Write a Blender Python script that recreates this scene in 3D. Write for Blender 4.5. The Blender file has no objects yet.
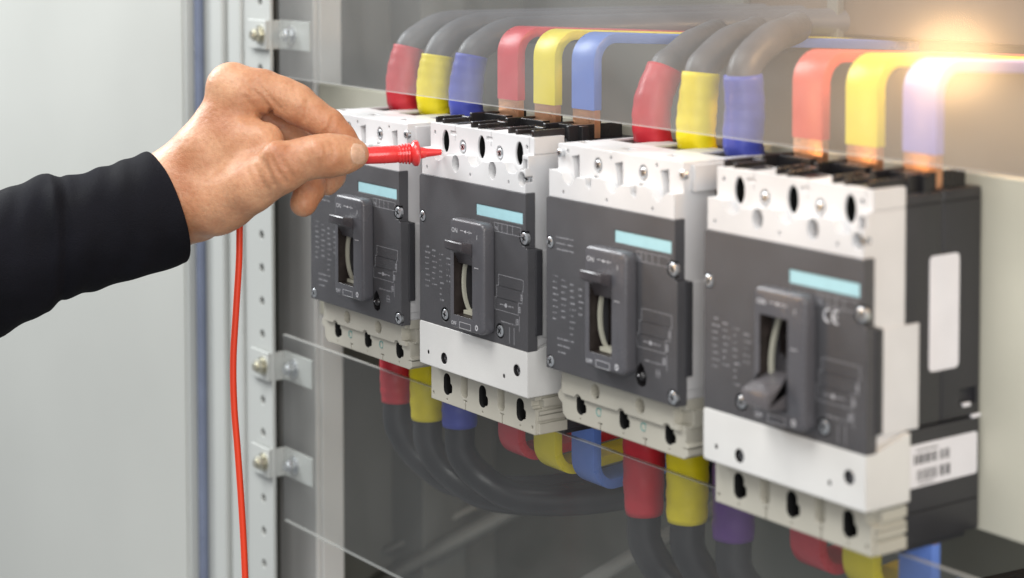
import bpy, bmesh, math, random
import numpy as np
from mathutils import Vector, Matrix
random.seed(7)
S = 0.001                       # everything is written in millimetres
sc = bpy.context.scene
COL = sc.collection
PI = math.pi

# ------------------------------------------------------------------ materials
def mat(name, base, rough=.5, metal=0., bump=0., bscale=300., var=0., vscale=60., spec=.5, coat=0., sss=0., bevel=0., trans=0.):
    m = bpy.data.materials.new(name); m.use_nodes = True
    nt = m.node_tree; N = nt.nodes; L = nt.links
    b = N['Principled BSDF']
    b.inputs['Base Color'].default_value = (*base, 1)
    b.inputs['Roughness'].default_value = rough
    b.inputs['Metallic'].default_value = metal
    b.inputs['Specular IOR Level'].default_value = spec
    b.inputs['Coat Weight'].default_value = coat
    tc = N.new('ShaderNodeTexCoord')
    if var > 0:
        n = N.new('ShaderNodeTexNoise'); n.inputs['Scale'].default_value = vscale; n.inputs['Detail'].default_value = 5
        L.new(tc.outputs['Object'], n.inputs['Vector'])
        r = N.new('ShaderNodeMapRange'); r.inputs['From Min'].default_value = .3; r.inputs['From Max'].default_value = .7
        r.inputs['To Min'].default_value = 1-var; r.inputs['To Max'].default_value = 1+var
        L.new(n.outputs['Fac'], r.inputs['Value'])
        x = N.new('ShaderNodeVectorMath'); x.operation = 'SCALE'
        x.inputs[0].default_value = base
        L.new(r.outputs['Result'], x.inputs['Scale'])
        L.new(x.outputs['Vector'], b.inputs['Base Color'])
        r2 = N.new('ShaderNodeMapRange'); r2.inputs['From Min'].default_value = .3; r2.inputs['From Max'].default_value = .7
        r2.inputs['To Min'].default_value = max(.05, rough-.1); r2.inputs['To Max'].default_value = min(1, rough+.1)
        L.new(n.outputs['Fac'], r2.inputs['Value']); L.new(r2.outputs['Result'], b.inputs['Roughness'])
    nrm = None
    if bevel > 0:
        bv = N.new('ShaderNodeBevel'); bv.inputs['Radius'].default_value = bevel*S; bv.samples = 4
        nrm = bv.outputs['Normal']
    if bump > 0:
        n = N.new('ShaderNodeTexNoise'); n.inputs['Scale'].default_value = bscale; n.inputs['Detail'].default_value = 3
        L.new(tc.outputs['Object'], n.inputs['Vector'])
        bp = N.new('ShaderNodeBump'); bp.inputs['Strength'].default_value = bump; bp.inputs['Distance'].default_value = .0005
        L.new(n.outputs['Fac'], bp.inputs['Height'])
        if nrm: L.new(nrm, bp.inputs['Normal'])
        nrm = bp.outputs['Normal']
    if nrm: L.new(nrm, b.inputs['Normal'])
    if sss > 0:
        b.inputs['Subsurface Weight'].default_value = sss
        b.inputs['Subsurface Radius'].default_value = (1, .35, .2)
        b.inputs['Subsurface Scale'].default_value = .004
    return m

M = {}
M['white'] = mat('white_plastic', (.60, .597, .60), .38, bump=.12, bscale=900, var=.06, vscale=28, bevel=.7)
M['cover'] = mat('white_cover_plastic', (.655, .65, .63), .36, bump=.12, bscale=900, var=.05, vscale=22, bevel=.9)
M['strip'] = mat('shaded_strip_plastic', (.45, .43, .365), .42, bump=.12, bscale=900, var=.04, vscale=40, bevel=.6)  # housing plastic with the shade under the top light in its colour
M['grey'] = mat('graphite_plastic', (.070, .069, .074), .40, bump=.6, bscale=2200, var=.14, vscale=25, bevel=.7)
M['bezel'] = mat('bezel_plastic', (.088, .087, .096), .25, bump=.25, bscale=2200, var=.06, bevel=.5)
M['dark'] = mat('dark_rear_plastic', (.030, .030, .034), .38, bump=.35, bscale=1500, var=.12, vscale=30, bevel=.8)
M['rearbrown'] = M['dark']
M['black'] = mat('black_plastic', (.014, .013, .014), .3, bump=.2, bscale=900, var=.1, bevel=.4)
M['handle'] = mat('toggle_plastic', (.055, .050, .055), .28, bump=.2, bscale=1500, var=.08, bevel=.35)
M['hole'] = mat('hole_black', (.004, .004, .004), .8)
M['cavity'] = mat('cavity_brown', (.02, .014, .012), .5, var=.4, vscale=200)
M['cyan'] = mat('pale_cyan_label', (.35, .58, .63), .5, bump=.2, bscale=900, var=.04, vscale=150)
M['ink'] = mat('white_print', (.58, .58, .6), .6)
M['inkdim'] = mat('faded_print', (.36, .36, .38), .6)
M['inkdark'] = mat('dark_print', (.04, .04, .045), .6)
M['teal'] = mat('green_print', (.10, .28, .26), .6)
M['screw'] = mat('zinc_screw', (.66, .68, .70), .3, metal=.9, bump=.2, bscale=700, var=.1, vscale=300)
M['bolt'] = mat('yellow_zinc_bolt', (.62, .60, .50), .3, metal=.9, bump=.2, bscale=600, var=.15, vscale=200)
M['label'] = mat('label_paper', (.72, .71, .74), .5, var=.03)
M['beige_arm'] = mat('ivory_lever', (.46, .45, .37), .45)
M['plate'] = mat('mounting_plate_paint', (.56, .55, .46), .5, bump=.1, bscale=500, var=.05, vscale=8)
M['paint'] = mat('light_grey_paint', (.46, .475, .455), .38, bump=.15, bscale=900, var=.025, vscale=5, bevel=.8)
M['door'] = mat('door_paint', (.46, .468, .44), .45, bump=.2, bscale=900, var=.045, vscale=4)
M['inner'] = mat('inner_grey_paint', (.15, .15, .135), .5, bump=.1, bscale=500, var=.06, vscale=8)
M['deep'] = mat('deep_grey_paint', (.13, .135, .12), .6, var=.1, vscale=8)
M['low'] = mat('lower_shade_paint', (.125, .13, .11), .55, var=.1, vscale=8)
M['channel'] = mat('channel_paint', (.66, .66, .64), .4, bump=.1, bscale=900, var=.04, vscale=6, bevel=.8)
M['tan'] = mat('tan_panel_paint', (.27, .21, .14), .5, var=.06, vscale=6)
M['streak'] = mat('streak_paint', (.26, .26, .235), .5, var=.1, vscale=9)
M['brown'] = mat('brown_beam_paint', (.11, .075, .05), .6, var=.1, vscale=8)
M['gasket'] = mat('blue_grey_gasket', (.15, .175, .25), .6, var=.08, vscale=40)
M['cable'] = mat('grey_cable', (.085, .085, .098), .45, bump=.08, bscale=300, var=.12, vscale=40)
M['cabled'] = mat('dark_cable', (.014, .0145, .018), .4, bump=.08, bscale=300, var=.12, vscale=40)
for n, c in (('red', (.50, .02, .035)), ('yellow', (.80, .66, .01)), ('blue', (.055, .075, .40)), ('purple', (.11, .03, .22))):
    M['boot_'+n] = mat(n+'_shrink_sleeve', c, .42, bump=.55, bscale=90, var=.14, vscale=50, spec=.4)
for n, c in (('red', (.60, .05, .07)), ('yellow', (.82, .68, .03)), ('blue', (.12, .22, .60)), ('lilac', (.30, .28, .62)), ('coral', (.70, .10, .07))):
    M['bar_'+n] = mat(n+'_bar_insulation', c, .35, bump=.15, bscale=200, var=.06, vscale=50)
M['copper'] = mat('bare_copper', (.72, .38, .22), .35, metal=.8, bump=.3, bscale=300, var=.15, vscale=120)
M['red'] = mat('red_probe_plastic', (.72, .035, .035), .32, bump=.15, bscale=900, var=.04, coat=.3)
M['lead'] = mat('red_lead', (.78, .05, .012), .45, bump=.1, bscale=900)
M['steel'] = mat('bright_steel', (.7, .7, .72), .2, metal=1)
# woven black sleeve
M['fabric'] = mat('black_jersey', (.008, .008, .011), .9, bump=1., bscale=1300, var=.3, vscale=35, spec=.1)
M['nail'] = mat('thumb_nail', (.64, .39, .27), .28, sss=.3, var=.05, vscale=200, coat=.2)

def skin_mat():
    m = bpy.data.materials.new('skin'); m.use_nodes = True
    nt = m.node_tree; N = nt.nodes; L = nt.links; b = N['Principled BSDF']
    tc = N.new('ShaderNodeTexCoord')
    n1 = N.new('ShaderNodeTexNoise'); n1.inputs['Scale'].default_value = 38; n1.inputs['Detail'].default_value = 4
    n2 = N.new('ShaderNodeTexNoise'); n2.inputs['Scale'].default_value = 420; n2.inputs['Detail'].default_value = 4
    v = N.new('ShaderNodeTexVoronoi'); v.inputs['Scale'].default_value = 750; v.feature = 'DISTANCE_TO_EDGE'
    for q in (n1, n2, v): L.new(tc.outputs['Object'], q.inputs['Vector'])
    cr = N.new('ShaderNodeValToRGB')
    cr.color_ramp.elements[0].position = .32; cr.color_ramp.elements[0].color = (.42, .18, .088, 1)
    cr.color_ramp.elements[1].position = .68; cr.color_ramp.elements[1].color = (.60, .335, .195, 1)
    L.new(n1.outputs['Fac'], cr.inputs['Fac'])
    mx = N.new('ShaderNodeMix'); mx.data_type = 'RGBA'; mx.blend_type = 'MULTIPLY'; mx.inputs['Factor'].default_value = .35
    L.new(cr.outputs['Color'], mx.inputs['A'])
    c2 = N.new('ShaderNodeValToRGB'); c2.color_ramp.elements[0].position = .3; c2.color_ramp.elements[0].color = (.72, .60, .55, 1)
    c2.color_ramp.elements[1].position = .6; c2.color_ramp.elements[1].color = (1, 1, 1, 1)
    L.new(n2.outputs['Fac'], c2.inputs['Fac']); L.new(c2.outputs['Color'], mx.inputs['B'])
    L.new(mx.outputs['Result'], b.inputs['Base Color'])
    b.inputs['Roughness'].default_value = .47; b.inputs['Specular IOR Level'].default_value = .45
    b.inputs['Subsurface Weight'].default_value = .25
    b.inputs['Subsurface Radius'].default_value = (1, .35, .2); b.inputs['Subsurface Scale'].default_value = .0035
    bp = N.new('ShaderNodeBump'); bp.inputs['Strength'].default_value = .35; bp.inputs['Distance'].default_value = .0004
    L.new(v.outputs['Distance'], bp.inputs['Height'])
    bp2 = N.new('ShaderNodeBump'); bp2.inputs['Strength'].default_value = .5; bp2.inputs['Distance'].default_value = .0006
    L.new(n2.outputs['Fac'], bp2.inputs['Height']); L.new(bp.outputs['Normal'], bp2.inputs['Normal'])
    n3 = N.new('ShaderNodeTexNoise'); n3.inputs['Scale'].default_value = 130; n3.inputs['Detail'].default_value = 3; L.new(tc.outputs['Object'], n3.inputs['Vector'])
    bp3 = N.new('ShaderNodeBump'); bp3.inputs['Strength'].default_value = .45; bp3.inputs['Distance'].default_value = .0016
    L.new(n3.outputs['Fac'], bp3.inputs['Height']); L.new(bp2.outputs['Normal'], bp3.inputs['Normal'])
    L.new(bp3.outputs['Normal'], b.inputs['Normal'])
    return m
M['skin'] = skin_mat()

def acrylic(ACR):
    m = bpy.data.materials.new('hazed_acrylic'); m.use_nodes = True
    nt = m.node_tree; N = nt.nodes; L = nt.links; N.remove(N['Principled BSDF']); out = N['Material Output']
    tr = N.new('ShaderNodeBsdfTransparent'); tr.inputs['Color'].default_value = (.95, .955, .95, 1)
    gl = N.new('ShaderNodeBsdfGlossy'); gl.inputs['Roughness'].default_value = .13; gl.inputs['Color'].default_value = (.9, .9, .9, 1)
    df = N.new('ShaderNodeBsdfDiffuse'); df.inputs['Color'].default_value = (.62, .62, .60, 1)  # milky reflection haze put in as a pale diffuse share
    lw = N.new('ShaderNodeLayerWeight'); lw.inputs['Blend'].default_value = .22
    geo = N.new('ShaderNodeNewGeometry'); inv = N.new('ShaderNodeMath'); inv.operation = 'SUBTRACT'; inv.inputs[0].default_value = 1; L.new(geo.outputs['Backfacing'], inv.inputs[1])
    fr = N.new('ShaderNodeMath'); fr.operation = 'MULTIPLY'; L.new(lw.outputs['Fresnel'], fr.inputs[0]); L.new(inv.outputs[0], fr.inputs[1])
    dfm = N.new('ShaderNodeMath'); dfm.operation = 'MULTIPLY'; L.new(inv.outputs[0], dfm.inputs[1])
    tc = N.new('ShaderNodeTexCoord'); n = N.new('ShaderNodeTexNoise'); n.inputs['Scale'].default_value = 9; n.inputs['Detail'].default_value = 6
    n.inputs['Distortion'].default_value = 1.6
    L.new(tc.outputs['Object'], n.inputs['Vector'])
    mr = N.new('ShaderNodeMapRange'); mr.inputs['From Min'].default_value = .3; mr.inputs['From Max'].default_value = .75
    mr.inputs['To Min'].default_value = ACR[0]; mr.inputs['To Max'].default_value = ACR[1]
    L.new(n.outputs['Fac'], mr.inputs['Value'])
    m1 = N.new('ShaderNodeMixShader'); m2 = N.new('ShaderNodeMixShader')
    L.new(mr.outputs['Result'], dfm.inputs[0]); L.new(dfm.outputs[0], m1.inputs[0]); L.new(tr.outputs[0], m1.inputs[1]); L.new(df.outputs[0], m1.inputs[2])
    L.new(fr.outputs[0], m2.inputs[0]); L.new(m1.outputs[0], m2.inputs[1]); L.new(gl.outputs[0], m2.inputs[2])
    g2 = N.new('ShaderNodeBsdfGlossy'); g2.inputs['Roughness'].default_value = .33
    m3 = N.new('ShaderNodeMixShader'); k = N.new('ShaderNodeMath'); k.operation = 'MULTIPLY'; k.inputs[1].default_value = .05; L.new(inv.outputs[0], k.inputs[0])
    L.new(k.outputs[0], m3.inputs[0]); L.new(m2.outputs[0], m3.inputs[1]); L.new(g2.outputs[0], m3.inputs[2])
    L.new(m3.outputs[0], out.inputs['Surface'])
    return m
M['acrylic'] = acrylic((.10, .20))
M['acrylic_low'] = acrylic((.02, .06))
M['acredge'] = acrylic((.42, .5))

# ------------------------------------------------------------------ mesh tools
class MB:
    def __init__(s): s.bm = bmesh.new(); s.mi = 0
    def _faces(s, fs):
        for f in fs: f.material_index = s.mi
        return fs
    def box(s, x0, x1, y0, y1, z0, z1, bev=0, seg=2):
        vs = [s.bm.verts.new((x, y, z)) for x in (x0, x1) for y in (y0, y1) for z in (z0, z1)]
        q = [(0, 1, 3, 2), (4, 6, 7, 5), (0, 4, 5, 1), (2, 3, 7, 6), (0, 2, 6, 4), (1, 5, 7, 3)]
        fs = [s.bm.faces.new([vs[i] for i in f]) for f in q]; s._faces(fs)
        if bev: 
            es = list({e for f in fs for e in f.edges})
            r = bmesh.ops.bevel(s.bm, geom=es, offset=bev, segments=seg, affect='EDGES', profile=.5); s._faces(r['faces'])
        return fs
    def prism(s, pts, y0, y1, axis='y', bev=0, seg=2):
        def P(a, b, c): return {'y': (a, c, b), 'x': (c, a, b), 'z': (a, b, c)}[axis]
        A = [s.bm.verts.new(P(p[0], p[1], y0)) for p in pts]; B = [s.bm.verts.new(P(p[0], p[1], y1)) for p in pts]
        n = len(pts); fs = [s.bm.faces.new(A), s.bm.faces.new(B[::-1])]
        for i in range(n): fs.append(s.bm.faces.new([A[i], B[i], B[(i+1) % n], A[(i+1) % n]]))
        bmesh.ops.recalc_face_normals(s.bm, faces=fs)
        s._faces(fs)
        if bev:
            r = bmesh.ops.bevel(s.bm, geom=list(fs[0].edges)+list(fs[1].edges), offset=bev, segments=seg, affect='EDGES', profile=.5); s._faces(r['faces'])
        return fs
    def tube(s, path, rad, n=16, cap=True, flat=None):
        path = [Vector(p) for p in path]; rings = []
        if not hasattr(rad, '__len__'): rad = [rad]*len(path)
        up = None
        for i, p in enumerate(path):
            t = (path[min(i+1, len(path)-1)]-path[max(i-1, 0)]).normalized()
            if up is None:
                up = Vector((0, 0, 1)) if abs(t.z) < .9 else Vector((0, 1, 0))
            a = t.cross(up).normalized(); up = a.cross(t).normalized()
            rings.append([s.bm.verts.new(p+(a*math.cos(2*PI*k/n)+up*math.sin(2*PI*k/n))*rad[i]) for k in range(n)])
        fs = []
        for A, B in zip(rings, rings[1:]):
            for k in range(n): fs.append(s.bm.faces.new([A[k], A[(k+1) % n], B[(k+1) % n], B[k]]))
        if cap: fs += [s.bm.faces.new(rings[0][::-1]), s.bm.faces.new(rings[-1])]
        for f in fs: f.smooth = True
        return s._faces(fs)
    def cyl(s, p0, p1, r, n=24, r1=None): return s.tube([p0, p1], [r, r if r1 is None else r1], n)
    def build(s, name, m, parent=None, smooth=None):
        bmesh.ops.recalc_face_normals(s.bm, faces=s.bm.faces)
        me = bpy.data.meshes.new(name)
        for v in s.bm.verts: v.co *= S
        s.bm.to_mesh(me); s.bm.free()
        for x in (m if isinstance(m, (list, tuple)) else [m]): me.materials.append(M[x])
        o = bpy.data.objects.new(name, me); COL.objects.link(o)
        if parent: o.parent = parent
        if smooth is not None: shade(me, smooth)
        return o
def shade(me, ang=35):
    bm = bmesh.new(); bm.from_mesh(me)
    for f in bm.faces: f.smooth = True
    for e in bm.edges:
        if len(e.link_faces) == 2:
            e.smooth = e.calc_face_angle(0) < math.radians(ang)
        else: e.smooth = False
    bm.to_mesh(me); bm.free()
def ellipse(cx, cz, rx, rz, n=24, a0=0):
    return [(cx+rx*math.cos(2*PI*k/n+a0), cz+rz*math.sin(2*PI*k/n+a0)) for k in range(n)]
def rrect(x0, x1, z0, z1, r, n=5):
    o = []
    for cx, cz, a in ((x1-r, z1-r, 0), (x0+r, z1-r, PI/2), (x0+r, z0+r, PI), (x1-r, z0+r, 1.5*PI)):
        for k in range(n+1): o.append((cx+r*math.cos(a+PI/2*k/n), cz+r*math.sin(a+PI/2*k/n)))
    return o
def cut(o, cutter):
    """subtract cutter (MB) from the object's mesh"""
    c = cutter.build('cutter', 'hole', o.parent)
    bpy.context.view_layer.update()
    md = o.modifiers.new('b', 'BOOLEAN'); md.object = c; md.operation = 'DIFFERENCE'; md.solver = 'EXACT'; md.use_self = True
    dg = bpy.context.evaluated_depsgraph_get(); dg.update()
    me = bpy.data.meshes.new_from_object(o.evaluated_get(dg)); me.name = o.name
    o.modifiers.clear(); old = o.data; o.data = me
    bpy.data.meshes.remove(old); cm = c.data; bpy.data.objects.remove(c); bpy.data.meshes.remove(cm)
    return o
def thing(name, label, cat, loc=(0, 0, 0), group=None):
    o = bpy.data.objects.new(name, None); COL.objects.link(o); o.location = Vector(loc)*S
    o.empty_display_size = .02
    o['label'] = label; o['category'] = cat
    if group: o['group'] = group
    return o
def tag(o, label, cat, group=None):
    o['label'] = label; o['category'] = cat
    if group: o['group'] = group
    return o
def copy_tree(o, parent=None):
    c = o.copy(); COL.objects.link(c); c.parent = parent
    for ch in list(o.children): copy_tree(ch, c)
    return c
def catmull(P, n=8):
    P = [Vector(p) for p in P]; Q = [2*P[0]-P[1]]+P+[2*P[-1]-P[-2]]; out = []
    for i in range(1, len(Q)-2):
        a, b, c, d = Q[i-1:i+3]
        for k in range(n):
            t = k/n; out.append(.5*((2*b)+(c-a)*t+(2*a-5*b+4*c-d)*t*t+(3*b-a-3*c+d)*t**3))
    out.append(P[-1]); return out
def text_mesh(mb, body, x, z, size, y, thick=.05):
    """lettering in the local XZ plane, reading left to right, at depth y"""
    cu = bpy.data.curves.new('t', 'FONT'); cu.body = body; cu.size = size; cu.resolution_u = 2
    ob = bpy.data.objects.new('t', cu); COL.objects.link(ob)
    dg = bpy.context.evaluated_depsgraph_get(); dg.update()
    me = bpy.data.meshes.new_from_object(ob.evaluated_get(dg))
    vs = [mb.bm.verts.new((x+v.co.x, y, z+v.co.y)) for v in me.vertices]
    for p in me.polygons:
        try: f = mb.bm.faces.new([vs[i] for i in p.vertices]); f.material_index = mb.mi
        except ValueError: pass
    bpy.data.objects.remove(ob); bpy.data.meshes.remove(me); bpy.data.curves.remove(cu)
def hline(mb, x0, x1, z, y, t=.28): mb.box(x0, x1, y-.04, y+.02, z-t/2, z+t/2)
def vline(mb, x, z0, z1, y, t=.28): mb.box(x-t/2, x+t/2, y-.04, y+.02, z0, z1)
def rectline(mb, x0, x1, z0, z1, y, t=.25):
    t *= .8
    hline(mb, x0, x1, z0, y, t); hline(mb, x0, x1, z1, y, t); vline(mb, x0, z0+t/2, z1-t/2, y, t); vline(mb, x1, z0+t/2, z1-t/2, y, t)
def squiggle(mb, x0, x1, z, y, h=.9, rnd=random):
    """a line of print far too small to read: uneven little strokes"""
    x = x0
    while x < x1:
        w = rnd.uniform(.25, .6)
        if rnd.random() < .82:
            dz = rnd.uniform(0, .3)
            mb.box(x, x+w*.55, y-.04, y+.02, z-h/2+dz, z+h/2-rnd.uniform(0, .35))
            if rnd.random() < .6: mb.box(x, x+w, y-.045, y+.02, z+dz-.1, z+dz+.12)
        x += w+.22
    return mb

# ------------------------------------------------------------------ breaker
PX = (16.5, 53.1, 89.9)          # pole centres
def screw_mesh(r=3.1):
    a = MB(); n = 28
    a.tube([(0, 1.5, 0), (0, -.5, 0), (0, -.95, 0)], [r, r, r*.8], n)
    o = a.build('screw', 'screw')
    c = MB(); c.box(-r*.62, r*.62, -2, -.25, -.42, .42); c.box(-.42, .42, -2, -.25, -r*.62, r*.62)
    c.prism(ellipse(0, 0, r*.28, r*.28, 8), -2, -.1)
    cut(o, c); shade(o.data, 40)
    o.data.materials.clear(); o.data.materials.append(M['screw']); o.data.materials.append(M['hole'])
    for f in o.data.polygons:
        if math.hypot(f.center.x, f.center.z) < r*.66*S and -.0009 < f.center.y < .0005: f.material_index = 1
    me = o.data; bpy.data.objects.remove(o); return me
SCREW = screw_mesh(); DSCREW = SCREW.copy(); M['dscrew'] = mat('dark_steel_screw', (.5, .5, .52), .25, metal=.9); DSCREW.materials[0] = M['dscrew']
def screw(parent, x, y, z, rot=0.3, s=1.0, m=None):
    o = bpy.data.objects.new('screw', SCREW); COL.objects.link(o); o.parent = parent
    o.location = Vector((x, y, z))*S; o.rotation_euler = (0, rot, 0); o.scale = (s, 1, s); return o

def keyhole(mb, x, z, w, h, y0, y1):
    mb.prism(rrect(x-w, x+w, z-h, z+h, w*.98), y0, y1)
    mb.prism(rrect(x-w*.2, x+w*1.5, z-h*.75, z+h*.15, w*.5, 3), y0, y1)

def breaker(covered):
    t = thing('circuit_breaker', '', 'circuit breaker', group='moulded case circuit breakers in a row')
    zt = 29.6 if covered else 27.5
    zb = -134 if covered else -120
    zp = -86.3 if covered else -92.3          # lower edge of the grey front panel
    ytop = 28 if covered else 47
    # --- dark rear body
    b = MB()
    b.box(.6, 103.6, 28.0, 52.5, -80.4, 25.6, 1.2); b.box(.6, 103.6, 53.1, 79, -80.4, 25.9, 1.2)
    b.box(1.4, 102.9, 50, 56, -80, 25)
    b.box(.4, 104, 28, 78.6, zb, -81.2, 1.0)
    b.box(3, 101, 30, 72, zb-3.2, zb+2)
    rear = b.build('rear_body', 'dark', t)
    c = MB(); c.box(103.0, 110, 29, 85, 20.2, 20.9); c.box(100.5, 110, 65, 76, -74.5, -67); c.box(102.8, 110, 20, 90, -119.4, -118.9)
    cut(rear, c); shade(rear.data, 40)
    if covered:
        for y0, y1, z in ((67, 72, -74.6), (73, 79, -80.6)):
            q = MB(); q.box(102.8, 104.2, y0, y1, z-1, z+.7, .2); q.build('rating_clip', 'label', t)
    # --- white housing, one moulded piece with its holes
    h = MB()
    wave = [(.4, -1), (104, -1)]
    if covered:
        h.box(.4, 104, 7.6, 28, -112, 29.6)
        w = [(104, 12.8)]
        for px in reversed(PX):
            w += [(px+14, 13.2), (px+9, 13.0), (px+6.5, 11.2), (px+4.2, 9.8), (px+1.5, 9.2), (px-1.8, 9.4), (px-4, 11.2), (px-5.5, 14.4), (px-9, 15.3)]
        w += [(.4, 15.3)]
        h.prism([(.4, -2), (104, -2)]+w, 1.6, 8)
        h.box(98.5, 104, 3.6, 28, 1.5, 20)
        h.box(0, 104, 8.4, 28, -112.6, -86)
        h.box(104-.3, 104.8, 5, 36.5, -80.3, -32.5)
        h.box(-.3, 104, 8.0, 28.6, -134, -111.8)
        h.box(103.5, 105.6, 10, 28.8, -126.2, -121)
        h.box(103.5, 105.6, 10, 28.8, -133.6, -128)
        h.box(103.5, 105.6, 12, 28.8, -118.8, -114)
    else:
        h.box(.4, 104, 7.6, 28, -94, 27.5)
        h.box(.4, 103.6, 28, 62, 20, 27.3)
        w = [(104, 11)]
        for px in reversed(PX):
            w += [(px+14, 12.4), (px+8.5, 12.2), (px+5.5, 10.2), (px+3.2, 7.6), (px+.5, 7.2), (px-2.5, 9), (px-5, 12.6), (px-9, 14)]
        w += [(.4, 14)]
        h.prism([(.4, -2), (104, -2)]+w, 1.6, 8)
        h.prism([(3, -94), (3, -92.3+2), (106, -92.3+2), (106, -94), (106, -112), (108, -113.5), (108, -118), (105, -120), (8, -120), (4.6, -117.6), (3.8, -112), (.6, -110), (0, -107.6), (3, -104)], 7.6, 28)
        h.box(6, 103, 5.8, 8, -106.2, -91)
        h.box(103.5, 108, 10, 28, -104.5, -96)
        h.box(104-.3, 104.8, 5, 36.5, -86, -32.5)
        h.box(98, 107.5, 12, 46, 13, 26)
    hs = h.build('housing', 'white', t)
    # union of the overlapping boxes, then cut the openings
    c = MB()
    if covered:
        for px in PX:
            c.prism(ellipse(px, 19.8, 3.7, 6.6), -5, 40)
            keyhole(c, px, -122.6, 3.6, 6.4, -5, 40)
            c.box(px-6, min(98.4, px+12.6), 8.8, 27, 11.5, 26.5); c.box(px-5.5, min(98.4, px+12.6), 10.4, 27, -130.5, -114.5)
        for px in (35.6, 72.4):
            c.prism(ellipse(px, 9.0, 3.7, 4.9), -5, 12)
            c.prism(ellipse(px-1.4, 18, 3.5, 4.2), -5, 9.3)
            c.prism(rrect(px-4.6, px+2.4, -127.4, -108, 3.2), -5, 12.5)
            c.box(px-1.8, px+1.8, -5, 9, -129.2, -128.3); c.box(px-.5, px+.5, -5, 9, -134.5, -129)
        c.box(99.2, 103, -5, 9, 12.2, 18); c.prism(ellipse(100.6, 7.2, 3.6, 3.9), -5, 6.5)
        for px in (2.0, 101.2): c.prism(ellipse(px, -130.2, .9, 1.1, 10), -5, 12)
        c.prism([(100.5, -115), (106, -115), (106, -120), (101.5, -120), (101.5, -118.6), (100.5, -118.6)], -5, 13)
        c.box(104.3, 112, -5, 40, -121-2.4, -121-1.9); c.box(103.6, 112, -5, 33, 19.9, 20.5)
        for px in (26.4, 62.8, 99.5): c.box(px-.2, px+.2, -5, 8.1, 21, 31)
        for px in (5.2, 97): c.prism(ellipse(px, 24, 1.1, 1.3, 10), -5, 10)
        for px in (24.6, 61.2): c.prism(rrect(px-3.2, px+3.2, 24.2, 26.4, .8, 3), -5, 8.2)
        for px in (5.6, 50.5, 88): c.prism(ellipse(px, 4.2, .9, 1.1, 10), -5, 3)
        for px in (16.4, 53, 89.8): c.prism(ellipse(px, -131.6, .7, .8, 8), -5, 9)
    else:
        for px in PX:
            px2 = px+3.6
            c.prism([(px-4, 21.5), (px+2.6, 23), (px+3, 12), (px+1.5, 7.8), (px-1.4, 8.6), (px-2.4, 17)], -5, 12)
            keyhole(c, px2, -109.8, 3.4, 5.6, -5, 40)
            c.box(px2-5, px2+min(13, 98.4-px2), 9.8, 27, -117, -103.6)
        for px in (34.4, 71.6):
            c.prism(ellipse(px+.8, 19, 3.5, 4.2), -5, 9.3)
            c.prism([(px-2.4, 13.4), (px+2.6, 13), (px+2.6, 8.2), (px+1, 6.9), (px-1.8, 8.6)], -5, 9)
            c.prism(ellipse(px+.6, -99.8, 3.9, 4.0), -5, 11)
            c.box(px+1, px+4.6, -5, 9.4, -117, -116.2); c.box(px+2.3, px+3.3, -5, 9.4, -121, -116.5)
        c.box(99, 110, -5, 11.2, -103.4, -95.5)
        c.box(0, 6.0, -5, 10.5, -99, -95)
        for px in (9, 46, 83): c.prism(ellipse(px, 24, 1.0, 1.2, 10), -5, 9)
        for px in (13, 50, 87): c.prism(ellipse(px, 3, .9, 1.1, 10), -5, 3)
        for px in (20, 56.6, 93.4): c.prism(ellipse(px, -117.6, .6, .7, 8), -5, 9)
        for i, px in enumerate(PX):
            c.box(px-12, px+8, 40, 57, 26.2, 32)
            c.box(px-14, px-6, 19, 24, 26.4, 32)
        c.box(104.2, 112, -5, 34, -115, -114.4)
    cut(hs, c); shade(hs.data, 40)
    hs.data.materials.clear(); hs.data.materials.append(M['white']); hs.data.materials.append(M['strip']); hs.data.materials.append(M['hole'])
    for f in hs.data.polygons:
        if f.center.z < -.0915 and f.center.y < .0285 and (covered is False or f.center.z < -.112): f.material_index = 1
        if .0086 < f.center.y < .0281 and f.center.x < .0986 and any((-.0066 if covered else -.0028) < f.center.x-px*S < (.0135 if covered else .0176) for px in PX) and ((covered and (.0115 < f.center.z < .0267 or -.1307 < f.center.z < -.1143)) or (not covered and -.1172 < f.center.z < -.1034)): f.material_index = 2
    # black behind the openings
    q = MB(); q.box(2, 102, 26.6, 27.4, (-132 if covered else -118), -96)
    # --- grey front panel
    p = MB()
    pts = [(0, zp), (108.2, zp), (108.2, -1.5), (106.7, 0), (1.5, 0), (0, -1.5)]
    p.prism(pts, 0, 6.4)
    fp = p.build('front_panel', 'grey', t)
    c = MB(); c.box(48, 66.6, -5, 4.6, -74.5, -32)
    c.box(58.8, 103.6, -2, .7, -17.2, -10.8)
    c.prism(ellipse(104.7, -24.6, 4.3, 4.3, 20), -5, 2.6); c.prism(ellipse(3.4, -24.8, 3.3, 3.6, 20), -5, 2.6)
    if covered:
        c.prism(ellipse(26.9, -78.9, 4.2, 4.2, 20), -5, 2.6); c.prism(ellipse(82, -79, 4.2, 4.2, 20), -5, 2.6)
    else:
        c.prism(ellipse(3.8, -88.6, 3.4, 3.4, 20), -5, 1.6); c.prism(ellipse(105, -88.2, 4, 4, 20), -5, 1.6)
        c.prism([(80, -75), (82.6, -77.6), (84.6, -82), (84, -86), (81, -87.6), (77.5, -86.6), (76, -83), (77.4, -78)], -5, 4)
    c.box(106.2, 112, -5, 9, -30, 3)
    cut(fp, c); shade(fp.data, 40)
    fp.data.materials.clear(); fp.data.materials.append(M['grey']); fp.data.materials.append(M['black'])
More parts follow.
